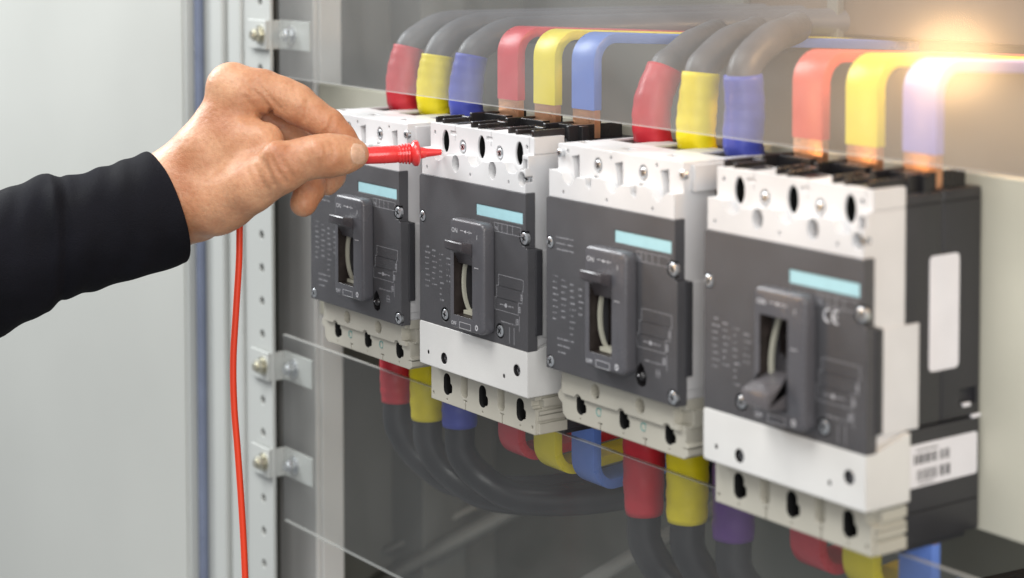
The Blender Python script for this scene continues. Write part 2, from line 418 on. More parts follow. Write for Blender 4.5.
    for f in fp.data.polygons:
        if .0003 < f.center.y < .0042 and abs(f.normal.z) < 2 and .0004 < f.center.x < .1072 and -.092 < f.center.z < -.02 and not (.047 < f.center.x < .067 and f.center.z > -.076): f.material_index = 1
    q2 = MB(); q2.box(104.1, 108.9, 5.0, 9.6, -78, -31, .3); q2.build('side_latch', 'dark', t)
    cv = MB(); cv.box(47.4, 67, 4.4, 4.9, -76, -31.6)
    for k in range(4): cv.box(53+k*.4, 66.2, 2.4-.2*k, 4.5, -44-k*8.5, -43-k*8.5)
    cv.box(60, 61, 2, 4.5, -72, -36)
    cv.build('lever_shield', 'cavity', t)
    w = MB(); w.box(58.9, 103.5, .25, .9, -17.1, -10.9, .1); w.build('name_window', 'cyan', t)
    # --- bezel round the toggle
    bz = MB(); bz.prism(rrect(43.4, 77.4, -82, -19.8, 4.0, 6), -8, .2, bev=1.6, seg=3)
    bo = bz.build('toggle_bezel', 'bezel', t)
    c = MB(); c.box(48, 66.4, -12, 2, -74.2, -32.2)
    cut(bo, c); shade(bo.data, 40)
    bo.data.materials.clear(); bo.data.materials.append(M['bezel']); bo.data.materials.append(M['cavity'])
    for f in bo.data.polygons: f.material_index = 1 if (.0476 < f.center.x < .0668 and -.0759 < f.center.z < -.0321 and f.center.y > -.0066) else 0
    # ivory arm seen in the slot
    ar = MB(); P = catmull([(52.6, -1, -34), (50.6, -2.5, -44), (49.8, -3.4, -54), (50.2, -3.2, -63), (51.8, -2.2, -70), (53.6, -1.4, -72.4)], 6)
    for i in range(len(P)-1):
        a, b_ = P[i], P[i+1]
        vs = [ar.bm.verts.new(q) for q in (a+Vector((-.8, 0, 0)), a+Vector((.8, 0, 0)), b_+Vector((.8, 0, 0)), b_+Vector((-.8, 0, 0)),
              a+Vector((-.8, 2, 0)), a+Vector((.8, 2, 0)), b_+Vector((.8, 2, 0)), b_+Vector((-.8, 2, 0)))]
        for f in ((0, 1, 2, 3), (4, 7, 6, 5), (0, 4, 5, 1), (1, 5, 6, 2), (2, 6, 7, 3), (3, 7, 4, 0)): ar.bm.faces.new([vs[k] for k in f])
    ar.box(50.6, 66.2, -3.2, 4, -74, -72)
    ar.build('slot_spring', 'beige_arm', t)
    # toggle, modelled at the "off" place, z = -59 at its root
    tg = MB(); tg.prism([(3, -8), (3, 5.2), (-2, 5), (-18, -1), (-18.6, -3), (-17, -7.6), (-6, -9.5)], 48.2, 65.6, axis='x', bev=.7)
    tg.prism([(3.6, -13), (3.6, 9), (-3, 8), (-4.4, 0), (-3.5, -12)], 52.2, 66.1, axis='x')
    to = tg.build('toggle_handle', 'handle', t, smooth=40); to.location = (0, 0, -.0640)
    # --- cover
    if covered:
        cc = MB(); cc.prism(rrect(0, 108.2, -111.5, -86.35, 1.6, 3), -.2, 5)
        cc.prism([(-.2, -86.35), (5.0, -86.35), (27.8, -80.5), (27.8, -111.5), (-.2, -111.5)], 104.2, 108.2, axis='x')
        co = cc.build('terminal_cover', 'cover', t)
        c = MB(); 
        for px, pz in ((25.9, -104.6), (98.2, -98)): c.prism(ellipse(px, pz, 3.2, 3.3, 20), -5, 3.4)
        for px, pz in ((9.4, -103.8), (86, -103.4)): c.prism(ellipse(px, pz, .95, 1.2, 12), -5, 3)
        cut(co, c); shade(co.data, 40)
        co.data.materials.clear(); co.data.materials.append(M['cover']); co.data.materials.append(M['black'])
        for f in co.data.polygons:
            if .0003 < f.center.y < .0038 and any(math.hypot(f.center.x-a*S, f.center.z-b_*S) < .0034 for a, b_ in ((25.9, -104.6), (98.2, -98), (9.4, -103.8), (86, -103.4))): f.material_index = 1
        for px, pz in ((25.9, -104.6), (98.2, -98)):
            s_ = screw(t, px, 2.2, pz, .5, .86); s_.data = DSCREW
    # --- screws
    for (x, z, r) in (((105, -24.6, .4), (3.2, -24.8, .9)) + (((26.9, -78.9, .2), (82, -79, .7)) if covered else ((3.8, -88.6, .5), (105, -88.2, .3)))):
        screw(t, x, .4, z, r, 1.04 if x > 50 else .95)
    for px in (34.2, 71.0) if covered else (35.2, 72.4): screw(t, px, 8.3, 18 if covered else 19, .6, .85)
    if covered: screw(t, 100.6, 5.4, 7.2, .2, .95)
    else:
        screw(t, 4.6, 5.8, 22.7, .3, .7); screw(t, 104.9, 6.4, 21.5, .3, .8)
        bt = MB(); bt.tube([(80.6, 3.8, -82), (80.6, -.2, -82.4), (80.4, -1.2, -82.6)], [3, 2.2, .9], 16); bt.build('test_button', 'black', t)
        bt = MB(); bt.tube([(79.4, -.6, -81.8), (79.2, -1.6, -81.9)], [.9, .3], 10); bt.build('test_contact', 'steel', t)
    # --- print
    rnd = random.Random(3 if covered else 5)
    k = MB(); y = -8.03
    text_mesh(k, 'ON', 45.8, -27.6, 3.8, y); text_mesh(k, 'I', 70.6, -29, 3.6, y); hline(k, 68.4, 72.6, -45, -8, .3)
    hline(k, 54.6, 57.4, -25.8, -8, .3); k.prism([(58, -26), (60.2, -25.2), (60.2, -26.8)], -8.04, -8); hline(k, 60.8, 62.6, -26, -8, .3); vline(k, 63.4, -26.9, -25.1, -8, .3); hline(k, 64, 66, -26, -8, .3)
    k.build('on_print', 'ink', t); k = MB()
    text_mesh(k, 'OFF', 45.2, -80.2, 3.0, y); rectline(k, 53.6, 64.8, -81, -77.6, -8, .25)
    k.prism(ellipse(70.6, -78.4, 1.35, 1.6, 16), -8.04, -8)
    k.build('off_print', 'ink', t)
    k = MB(); k.prism(ellipse(70.6, -78.4, .7, .95, 12), -8.08, -8.05); k.build('off_mark_centre', 'bezel', t)
    d = MB(); y = 0.0
    rectline(d, 76.6, 101.8, -24, -19.2, y, .22)
    for x in (80.2, 84, 89, 94): vline(d, x, -23.9, -19.3, y, .2)
    text_mesh(d, 'N', 77.4, -23.2, 3, y-.03)
    d.build('type_box_print', 'inkdim', t); d = MB()
    # wiring diagram
    rectline(d, 80.6, 104.2, -53.8, -47.6, y, .22); rectline(d, 78.8, 103, -60.6, -53.8, y, .22); rectline(d, 77, 99.4, -67.4, -60.6, y, .22)
    for x, z in ((101.6, -56), (99.6, -63), (97.8, -70)):
        for k_ in range(4): hline(d, x, x+1.8, z-k_*.9, y, .4)
    squiggle(d, 82, 95, -64, y, 1.2, rnd); d.prism(ellipse(87.6, -64, 1.2, 1.2, 10), y-.05, y)
    vline(d, 100.4, -76, -68, y, .2); vline(d, 97.2, -74, -70, y, .2); squiggle(d, 83, 96, -73.4, y, 1.0, rnd)
    if covered: vline(d, 91, -84.6, -75.6, y, .25); vline(d, 95.4, -84.6, -75.2, y, .25)
    else: rectline(d, 92, 95, -80, -76.6, y, .22); squiggle(d, 92.6, 95, -78.3, y, 1.2, rnd)
    d.build('wiring_diagram_print', 'inkdim', t)
    e = MB()
    for x0, zs in ((6, 8), (13.5, 7), (21, 9), (28.5, 5)):
        for i in range(zs):
            z = -42-i*3.3-(x0-6)*.18
            squiggle(e, x0, x0+rnd.uniform(2.4, 5), z, y, rnd.choice((1.0, 1.3)), rnd)
    for i in range(3): squiggle(e, 9, 24 if not covered else 22, (-21-i*3.2), y, 1.1, rnd) if not covered else None
    for i in range(3): squiggle(e, 10, 24-3*i, (-75-i*3.6), y, 1.2, rnd) if not covered else None
    e.build('rating_print', 'inkdim', t)
    if not covered:
        for px in (36, 73):
            g = MB()
            ring = [(px+2*math.cos(a), 7.5, -110.6+2.1*math.sin(a)) for a in np.linspace(.6, 5.6, 14)]
            g.tube(ring, .28, 6); vline(g, px+1.7, -111.4, -108.4, 7.6, .5)
            g.build('arrow_print', 'teal', t)
    # --- top of the breaker
    if covered:
        for k_, px in enumerate(PX):
            for x0, x1, y0, y1, z0, z1 in ((px-14.5, px-12.3, 10, 29, 26, 33), (px-6.5, px-4.5, 9.5, 27, 26, 32.2), (px-11.5, px-9.3, 32, 72, 25, 34), (px-15.8, px-4, 26.5, 29, 26, 32.5)):
                f = MB(); f.box(x0, x1, y0, y1, z0, z1, .3, 1); f.build('barrier_fin', 'black', t)
        f = MB(); f.box(98.6, 100.8, 9.5, 31, 26, 33.2, .3, 1); f.build('barrier_fin', 'black', t)
        f = MB(); f.box(97.6, 99.8, 34, 72, 25, 34, .3, 1); f.build('barrier_fin', 'black', t)
        for px in PX: s_ = MB(); s_.box(px-10.5, px+13, 41, 46, 25, 33.6, .3); s_.build('terminal_shroud', 'black', t)
        for px in PX: s_ = MB(); s_.box(px-4, px+6, 12, 24, 26, 30.1); s_.build('terminal_recess', 'black', t)
    else:
        s_ = MB()
        for px in PX: s_.box(px-11.6, px+7.6, 40.4, 56.6, 25.6, 26.5); s_.box(px-13.8, px-6.2, 19.2, 23.8, 25.6, 26.6)
        s_.build('terminal_slot', 'black', t)
    return t

B2 = breaker(True); B3 = breaker(False)
B4 = copy_tree(B2); B1 = copy_tree(B3)
POS = {}
for o, x, z, lab in ((B1, -128.9, -1.5, 'leftmost, smallest-looking circuit breaker, just right of the hand, toggle up'),
                     (B2, 0, 0, 'circuit breaker touched by the red probe tip, toggle up, white lower cover'),
                     (B3, 125.3, 1.4, 'circuit breaker between the two with white lower covers, graphite front, toggle up'),
                     (B4, 253.7, 0, 'right, nearest circuit breaker with toggle down and white stickers on its dark side')):
    o.location = Vector((x, 0, z))*S; o['label'] = lab
def part(t, n): return [c for c in t.children if c.name.split('.')[0] == n]
tg = MB(); tg.prism([(4, -46), (4, -32.6), (-4, -32.6), (-14.6, -31.0), (-15.2, -31.6), (-15, -35.4), (-14, -36.2), (-8.6, -38.6), (-5.5, -45)], 48.6, 66.0, axis='x', bev=.5)
_o = tg.build('toggle_handle', 'handle', None, smooth=40); UPM = _o.data; bpy.data.objects.remove(_o)
for t in (B1, B2, B3):
    h = part(t, 'toggle_handle')[0]; h.data = UPM; h.location.z = 0
h = part(B4, 'toggle_handle')[0]; h['label'] = 'grey toggle handle pushed down to the off position'
M['lever'] = mat('lit_lever_plastic', (.095, .09, .096), .3, bump=.2, bscale=1500, var=.08)  # lighter copy of the toggle plastic; reflected light is in the colour
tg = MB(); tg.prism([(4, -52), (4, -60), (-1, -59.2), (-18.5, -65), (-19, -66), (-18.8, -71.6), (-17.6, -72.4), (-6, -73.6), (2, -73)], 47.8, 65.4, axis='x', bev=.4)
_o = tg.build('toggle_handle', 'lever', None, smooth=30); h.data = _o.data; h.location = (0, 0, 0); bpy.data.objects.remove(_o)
# B4's own stickers and CE mark
def side_label(parent, name, y0, y1, z0, z1, x, r=1.2):
    m = MB(); m.prism(rrect(y0, y1, z0, z1, r, 4), x, x+.25, axis='x'); return m.build(name, 'label', parent)
sl = side_label(B4, 'blank_sticker', 44.2, 63.8, -56.3, -3.4, 103.6, 2.4); sl['label'] = 'tall blank white sticker'
sl = side_label(B4, 'barcode_sticker', 28.9, 76.6, -107.6, -88, 104.0, 1.6); sl['label'] = 'white barcode sticker'
m = MB(); rnd = random.Random(11)
for z0, z1, ya, yb in ((-97.2, -92.6, 34.6, 57.5), (-104.8, -99.8, 36.6, 58)):
    y = ya
    while y < yb:
        w = rnd.choice((.4, .6, .9, 1.3))
        if not (49 < y < 50.8): m.box(104.2, 104.32, y, y+w, z0, z1)
        y += w+rnd.choice((.35, .6, .9))
for i in range(18): m.box(104.2, 104.32, 36+i*.8, 36.4+i*.8, -91.2, -90.2)
for i in range(12): m.box(104.2, 104.32, 38+i*.8, 38.4+i*.8, -106.6, -105.7)
m.build('barcode', 'inkdark', sl)
m = MB()
for cx in (84.2, 89.6):
    pts = [(cx+2.5*math.cos(a), -.05, -28.2+2.8*math.sin(a)) for a in np.linspace(math.radians(70), math.radians(290), 14)]
    m.tube(pts, .45, 6)
m.box(87.2, 90, -.3, 0, -28.6, -27.8)
m.build('ce_mark', 'ink', B4)

# ------------------------------------------------------------------ bars
def strip_bar(name, label, group, x, m, down=False, depth=150, ins=41.5, z0=26, w=20.5, top=81.5, yfar=None):
    """flat copper bar: up from the terminal, bent back into the cabinet"""
    t = thing(name, label, 'busbar', (x, 54, 0), group)
    sg = -1 if down else 1
    r = 13; th = 5.0
    def prof(off):
        # centreline in (y,z); off = half thickness outward
        P = [(0-off, z0)]
        zc = top-r
        for k in range(9):
            a = PI-(PI/2)*k/8
            P.append((r+(r+off)*math.cos(a), zc+(r+off)*math.sin(a)))
        P.append((depth, top+off-depth*.055))
        return P
    def poly(off, za=None):
        A = prof(off); B = prof(-off)
        return A, B
    def mk(nm, mm, zlo, zhi, off, full):
        A, B = prof(off), prof(-off)
        if full: A[0] = (A[0][0], zlo); B[0] = (B[0][0], zlo); pts = A+B[::-1]
        else: pts = [(A[0][0], zlo), (A[0][0], zhi), (B[0][0], zhi), (B[0][0], zlo)]
        if down: pts = [(a, -b-108) for a, b in pts]
        g = MB(); g.prism(pts, -w/2-(off-2)*.3, w/2+(off-2)*.3, axis='x', bev=.5 if full else .2, seg=2)
        return g.build(nm, mm, t, smooth=38)
    mk('copper_end', 'copper', z0, ins+4, th/2-.5, False)
    mk('insulation', m, ins, 0, th/2+.3, True)
    return t
BX = [0, 253.7]
for bx, names in ((0, (('red', 'red', 'busbar with muted red insulation, over the probed breaker'), ('yellow', 'yellow', 'yellow busbar between the muted red and the sky blue ones'), ('blue', 'blue', 'sky blue busbar bent back over the top of the probed breaker'))),
                  (253.7, (('coral', 'coral', 'coral red busbar over the nearest breaker, right of the indigo boot'), ('yellow', 'yellow', 'yellow busbar over the nearest breaker, between coral red and lilac'), ('lilac', 'lilac', 'pale lilac busbar over the nearest breaker, in the warm glow')))):
    for px, (_, c, lab) in zip(PX, names):
        strip_bar('busbar', lab, 'insulated busbars rising from the breakers', bx+px, 'bar_'+c, depth={0: 260}.get(bx, 170))
for bx, names in ((0, (('red', 'red busbar hanging under the probed breaker'), ('yellow', 'yellow busbar hanging under the probed breaker'), ('blue', 'blue busbar hanging under the probed breaker'))),
                  (253.7, (('red', 'red busbar hanging under the nearest breaker'), ('yellow', 'yellow busbar under the nearest breaker, at the bottom edge'), ('blue', 'dull blue busbar under the right end of the nearest breaker')))):
    for px, (c, lab) in zip(PX, names):
        strip_bar('busbar', lab, 'insulated busbars hanging from the breakers', bx+px, 'bar_'+c, down=True, ins=30, z0=24, top=64, depth=125 if bx == 0 else 38)

# ------------------------------------------------------------------ cables with coloured boots
def cable(label, x, boot, path, bootp, brad, crad=8.6, group='', m='cable', seed=0):
    rnd = random.Random(seed)
    t = thing('power_cable', label, 'cable', (x, 62, 0), group)
    g = MB(); P = catmull(path, 10); g.tube(P, crad, 24); c = g.build('cable_sheath', m, t)
    P = catmull(bootp, 8); n = len(P); g = MB()
    nn = 40; rings = []
    g.tube(P, [brad*(1+.0*i) * (.93+.07*math.sin(PI*i/(n-1))+.018*math.sin(i*1.7+seed)) for i in range(n)], nn)
    b = g.build('coloured_boot', 'boot_'+boot, t)
    # soft folds of heat-shrunk plastic
    for v in b.data.vertices:
        a = math.atan2(v.co.y, v.co.x); z = v.co.z/S
        k = 1+.022*math.sin(3*a+seed+z*.08)+.012*math.sin(7*a+z*.22+seed)
        v.co.x *= k; v.co.y *= k
    return t
UP = 'cables with coloured boots entering the breakers from above'
DN = 'cables with coloured boots leaving the breakers below'
def rise(x0, dx=0, far=(60, 230, 88), h=96, lean=8, bt=66):
    bp = [(0, 0, 24), (0, -3, 34), (0, -2, 50), (0, lean, bt)]
    cp = [(0, -1, 50), (0, lean, bt), (1, lean+8, h-8), (3, lean+25, h-1), (8+.06*(far[0]-60), lean+52, h), (far[0]*.5, far[1]*.55, (h+far[2])/2), far]
    return cp, bp
for bx, tag_, cols in ((-128.9, 'smallest breaker', (('red', 'crimson booted cable, leftmost above the smallest breaker'), ('yellow', 'yellow booted cable above the smallest breaker by the hand'), ('blue', 'slate blue booted cable above the smallest breaker'))),
                       (125.3, 'third breaker', (('red', 'bright red booted cable just right of the sky blue busbar'), ('yellow', 'yellow booted cable between bright red and indigo boots'), ('purple', 'indigo booted cable left of the coral busbar')))):
    for i, (px, (c, lab)) in enumerate(zip(PX, cols)):
        hh = (80, 80, 79)[i] if bx < 0 else (79, 82, 86)[i]; bt = (65, 62, 64)[i] if bx < 0 else (67, 67.5, 69)[i]; ln = (2, 0, 1)[i] if bx < 0 else (6, 0, -3)[i]
        if c == 'purple': c = 'blue'
        far = (150, 330, 84) if bx < 0 else (-250, 262, 70)
        cp, bp = rise(0, far=far, h=hh, lean=ln, bt=bt)
        if bx > 0: cp[2:] = [(-2, ln+8, hh-8), (-7, ln+24, hh-1), (-26, ln+48, hh), (-80, 110, hh-1), (-160, 185, hh-6), (-250, 262, 62)]
        cable(lab, bx+px, c, cp, bp, 10.6, group=UP, seed=i+int(bx))
for bx, cols in ((-128.9, (('red', 'red booted cable hanging under the smallest breaker'), ('yellow', 'yellow booted cable hanging under the smallest breaker'), ('blue', 'dark blue booted cable hanging under the probed breaker'))),
                 (125.3, (('red', 'wine red booted cable hanging under the breaker between covered ones'), ('yellow', 'yellow booted cable hanging between wine red and purple boots'), ('purple', 'deep purple booted cable hanging under the nearest breaker')))):
    for i, (px, (c, lab)) in enumerate(zip(PX, cols)):
        zb = ((-165, -169, -166) if bx < 0 else (-176, -171, -171))[i]; yo = -8
        bp = [(0, yo, -112), (0, yo, -130), (0, yo, -150), (0, yo, zb)]; 
        cp = [(0, yo, -140), (0, yo, zb), (1, yo+1, zb-18), (9, 4, zb-38+2*i), (30, 20, zb-52+4*i), (66, 52, zb-54+7*i), (112, 92, zb-42+9*i), (170, 150, zb-20+8*i), (240, 250, zb+4)]
        cable(lab, bx+px, c, cp, bp, 11.3, crad=9.4, group=DN, m='cabled', seed=i+20+int(bx))

# ------------------------------------------------------------------ acrylic covers
def sheet(label, x0, x1, z0, z1, y0, mm):
    t = thing('acrylic_cover', label, 'acrylic cover', (x0, y0, z0))
    m = MB(); m.box(0, x1-x0, 0, 2.6, .55, z1-z0-.55); m.build('clear_sheet', mm, t)
    for nm, a in (('sheet_edge', (0, x1-x0, 0, 2.6, 0, .5)), ('sheet_edge', (0, x1-x0, 0, 2.6, z1-z0-.5, z1-z0))):
        e = MB(); e.box(*a); e.build(nm, 'acredge', t)
    return t
sheet('clear hazy acrylic sheet above the breakers, in front of the coloured bars', -237, 760, 38.8, 190, 37, 'acrylic')
sheet('clear acrylic sheet below the breakers, on the two lower brackets', -235, 760, -272, -140.6, 37, 'acrylic_low')

# ------------------------------------------------------------------ mounting plate and cabinet
m = MB(); m.box(-259, 900, 80, 84, -135.5, 31, .8)
tag(m.build('mounting_plate', 'plate'), 'beige painted mounting plate behind the four breakers', 'mounting plate')

cab = thing('cabinet', 'light grey steel cabinet frame with its dark interior behind the cables', 'electrical cabinet', (-300, 40, -300))
def cpart(n, m_, *boxes, bev=.8):
    g = MB()
    for b in boxes: g.box(b[0]+300, b[1]+300, b[2]-40, b[3]-40, b[4]+300, b[5]+300, bev)
    return g.build(n, m_, cab)
Z0, Z1 = -620, 330
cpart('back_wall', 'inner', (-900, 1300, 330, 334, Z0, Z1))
cpart('lower_shade_panel', 'low', (-900, 1300, 300, 304, Z0, -90))  # dark sheet added for the shade below the mounting plate
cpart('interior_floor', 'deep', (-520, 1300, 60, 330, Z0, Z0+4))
# side channel right of the rail
cpart('side_channel', 'channel', (-318, -262, 78, 82, Z0, Z1), (-264, -260, 82.2, 100, Z0, Z1))
cpart('side_wall', 'deep', (-360, -356, 60, 330, Z0, Z1))
cpart('interior_post', 'deep', (-360, -310, 200, 240, Z0, Z1))
cpart('frame_profile', 'paint', (-392, -341, 42, 60, Z0, Z1), (-340, -322, 36, 60, Z0, Z1), (-317, -297, 38, 60, Z0, Z1), (-330, -300, 52, 60, Z0, Z1), bev=1.5)
rail = cpart('perforated_rail', 'paint', (-295, -256, 40, 42.5, Z0, Z1), bev=.3)
c = MB()
for k in range(38):
    z = 90-28*23.7+k*23.7+300
    c.prism(ellipse(-271+300, z, 3.3, 3.3, 16), -5, 4)
cut(rail, c)
g = MB(); g.box(-294+300, -259+300, 3.5, 5, Z0+300, Z1+300); g.build('hole_shade_sheet', 'hole', cab)  # black sheet standing for the shade inside the rail holes
g = cpart('door_gasket', 'gasket', (-369, -361, 36, 41.8, Z0, Z1), bev=2)
cpart('cross_beam', 'brown', (-40, 1300, 285, 325, 74, 250))
cpart('inner_panel', 'tan', (-60, 1300, 312, 316, -88, 73))
cpart('upright_beam', 'deep', (-46, -28, 278, 284, 60, Z1))
cpart('upright_beam', 'deep', (52, 62, 278, 284, 60, Z1))
# pale bars added in place of reflection streaks on the lower acrylic
for a, b, r in (((-372, 170, -395), (-136, 294, -227), 7), ((-351, 190, -355), (-291, 250, -309), 3), ((-91, 170, -315), (-57, 285, -262), 6)):
    g = MB(); g.tube([Vector(a)+Vector((300, -40, 300)), Vector(b)+Vector((300, -40, 300))], r, 4); g.build('reflection_streak', 'streak', cab)

g = MB(); g.prism([(-75, -10), (-75, 4), (-960, -48), (-960, -70)], Z0+300, Z1+300, axis='z', bev=1.2)
door = g.build('door', 'door', cab)
g = MB(); g.box(-74.8, -70.5, -9, 3, Z0+300, Z1+300, .8); g.build('door_edge', 'paint', door)

# ------------------------------------------------------------------ brackets
def bracket(label, z):
    t = thing('clip_bracket', label, 'bracket', (-281, 38, z), 'zinc brackets bolted to the perforated rail')
    g = MB(); w = 10.2
    g.box(-2, 24.5, -1.2, .2, -w, w, .3); g.box(23, 24.4, .25, 12, -w, w, .3); g.box(23.2, 63, 12.05, 13.5, -w, w, .3)
    g.build('bent_plate', 'paint', t)
    for x, y, mm in ((17, -1.2, 'bolt'), (37.5, 12, 'screw')):
        b = MB(); b.cyl((x, y, 0), (x, y-1, 0), 6.6, 24); b.prism([(x+5*math.cos(k*PI/3), 5*math.sin(k*PI/3)) for k in range(6)], y-5.4, y-1, bev=.5)
        b.cyl((x, y-4, 0), (x, y-7.6, 0), 2.8, 16)
        b.build('bolt', mm, t, smooth=40)
    return t
bracket('clip bracket with two bolts above the hand, holding the upper acrylic', 67)
bracket('clip bracket with two bolts under the smallest breaker, middle one of the rail', -168)
bracket('lowest clip bracket with two bolts on the perforated rail', -237)
# ------------------------------------------------------------------ view frame used for modelling the arm (same numbers as the camera)
CAM = Vector((961.57889, -613.7697, 150.0138)); FW = Vector((-0.80428, 0.592098, -0.050529)).normalized()
RT = FW.cross(Vector((0, 0, 1))).normalized(); UPV = RT.cross(FW)
FP, SX_, SY_ = 1958.18, 37.17, 273.87
D0 = 1128.7
_f, _r, _u, _c = (np.array(v) for v in (FW, RT, UPV, CAM))
def W(px, py, w=0):
    d = _f+_r*((px-512-SX_)/FP)-_u*((py-289+SY_)/FP)
    return _c+d*(D0-w)
MMPX = D0/FP          # millimetres per picture pixel at the hand

# ------------------------------------------------------------------ hand: one implicit surface, polygonised
def sdf_caps(p, a, b, ra, rb):
    ba = b-a; L2 = ba@ba; pa = p-a
    t = np.clip((pa@ba)/L2, 0, 1)
    d = np.linalg.norm(pa-t[:, None]*ba, axis=1)
    return d-(ra+(rb-ra)*t)
def smin(a, b, k):
    h = np.clip(.5+.5*(b-a)/k, 0, 1); return b+(a-b)*h-k*h*(1-h)
def smax(a, b, k): return -smin(-a, -b, k)
def chain(p, nodes, k=2.5):
    d = None
    for (a, b) in zip(nodes, nodes[1:]):
        q = sdf_caps(p, W(*a[:3]), W(*b[:3]), a[3], b[3])
        d = q if d is None else smin(d, q, k)
    return d
def groove(p, d, pts, r, k=1.2):
    for a, b in zip(pts, pts[1:]):
        g = sdf_caps(p, a, b, r*1.0, r*1.0); d = smax(d, -g, k)
    return d
def on_skin(x, y, f):
    w = 50.
    for _ in range(80):
        d = f(W(x, y, w)[None])[0]
        if d < .02: break
        w -= max(d, .05)
    return w
THUMB = [(216, 208, 12, 15.5), (250, 186, 22, 15.0), (283, 168, 28, 13.2), (300, 160, 29, 11.6), (316, 156.5, 28.5, 11.6), (330, 155.5, 27, 11.8), (345, 154.5, 23.5, 10.4), (354.5, 154, 20.5, 8.2)]
INDEX = [(214, 140, 0, 15), (240, 96, -1, 14.6), (262, 91, 0, 12.2), (281, 96, 1, 10.9), (299, 106, 1.5, 10.8), (312, 114, 2, 9.4), (328, 125, 3, 9.3), (340, 137, 3, 8.4), (350, 149, 3, 7.6)]
MIDDLE = [(205, 150, -20, 14), (232, 105, -20, 13.0), (285, 128, -24, 10.6), (309, 160, -16, 9.4), (310, 188, -8, 8.6), (303.5, 203, -3, 8.0)]
RING = [(190, 165, -34, 13), (222, 118, -38, 12), (280, 140, -44, 10), (318, 160, -34, 8.8), (332, 176, -26, 7.6), (327, 183, -23, 7.4)]
LITTLE = [(180, 180, -44, 12), (205, 135, -52, 10.5), (258, 150, -58, 9), (285, 162, -50, 7.8), (292, 172, -44, 7)]
def hand_sdf(p, creases=True):
    palm = chain(p, [(150, 212, -4, 25.5), (170, 197, -4, 25.0), (205, 170, -6, 24.5)], 8)
    palm = smin(palm, chain(p, [(195, 178, -4, 22), (236, 102, -6, 15.8)], 8), 8)
    palm = smin(palm, chain(p, [(188, 180, -22, 20), (222, 122, -28, 15)], 8), 9)
    palm = smin(palm, chain(p, [(185, 205, 3, 20), (226, 196, 10, 16), (252, 172, 14, 14)], 8), 8)
    palm = smin(palm, chain(p, [(210, 150, 4, 15), (262, 142, 12, 11)], 8), 9)
    palm = smin(palm, chain(p, [(232, 132, 5, 13), (266, 142, 13, 8.5)], 8), 7)
    palm = smin(palm, chain(p, [(232, 88, -3, 15.2), (244, 92, 0, 14.4)], 4), 5)
    palm = smin(palm, chain(p, [(180, 212, -12, 17), (202, 220, -2, 11)], 8), 8)
    # forearm into the sleeve
    palm = smin(palm, chain(p, [(60, 240, -6, 29), (150, 212, -5, 25.5)], 6), 8)
    th = chain(p, THUMB, 3.5); ix = chain(p, INDEX, 3.0)
    md = chain(p, MIDDLE, 3); rg = chain(p, RING, 3); lt = chain(p, LITTLE, 3)
    d = smin(palm, th, 6.5)
    d = smin(d, ix, 4.0)
    # knuckle swellings and tendons
    for (x, y, w, r) in ((296, 97, 3, 6.5), (318, 150, 38, 3.5), (276, 154, 34, 7)):
        c = W(x, y, w); d = smin(d, np.linalg.norm(p-c, axis=1)-r, 6)
    d = smin(d, md, 2.2); d = smin(d, rg, 1.8); d = smin(d, lt, 1.8)
    if creases:
        for pts, r, k in CREASES: d = groove(p, d, pts, r, k)
    return d

CR = (([(250, 88), (262, 99), (274, 116)], .7, 2.0), ([(259, 84), (269, 97), (279, 109)], .6, 1.6), ([(243, 96), (254, 108), (266, 121)], .5, 2.0),
      ([(308, 100), (307, 111), (303, 121)], .75, 1.2), ([(334, 115), (331.5, 124), (328, 131)], .6, 1.1), ([(301, 108), (299, 117)], .35, .9),
      ([(262, 160), (268, 172), (275, 186)], .55, 1.8), ([(270, 157), (277, 170), (286, 183)], .6, 1.8), ([(279, 155), (286, 167), (294, 179)], .5, 1.6), ([(254, 166), (260, 178), (266, 191)], .4, 1.8),
      ([(325, 143), (327, 151), (327, 160)], .35, 1.0), ([(331, 141), (333.5, 150), (333.5, 159)], .4, 1.0), ([(319, 145), (321, 153)], .3, 1.0),
      ([(351, 141), (348, 149), (348.5, 158), (352, 167)], .15, .9), ([(238, 80), (248, 84), (256, 80)], .25, 1.), ([(313, 108), (311, 116)], .3, 1.), ([(295, 92), (296, 99)], .2, 1.), ([(298, 160), (301, 170)], .3, 1.4), ([(246, 168), (250, 180)], .3, 1.6))
_g = lambda p: hand_sdf(p, False)
CREASES = []
for pts, r, k in CR:
    P2 = []
    for a_, b_ in zip(pts, pts[1:]):
        for t_ in (0, .33, .66): P2.append((a_[0]+(b_[0]-a_[0])*t_, a_[1]+(b_[1]-a_[1])*t_))
    P2.append(pts[-1]); CREASES.append(([W(x, y, on_skin(x, y, _g)+.75) for x, y in P2], .75+r*1.25, .9))
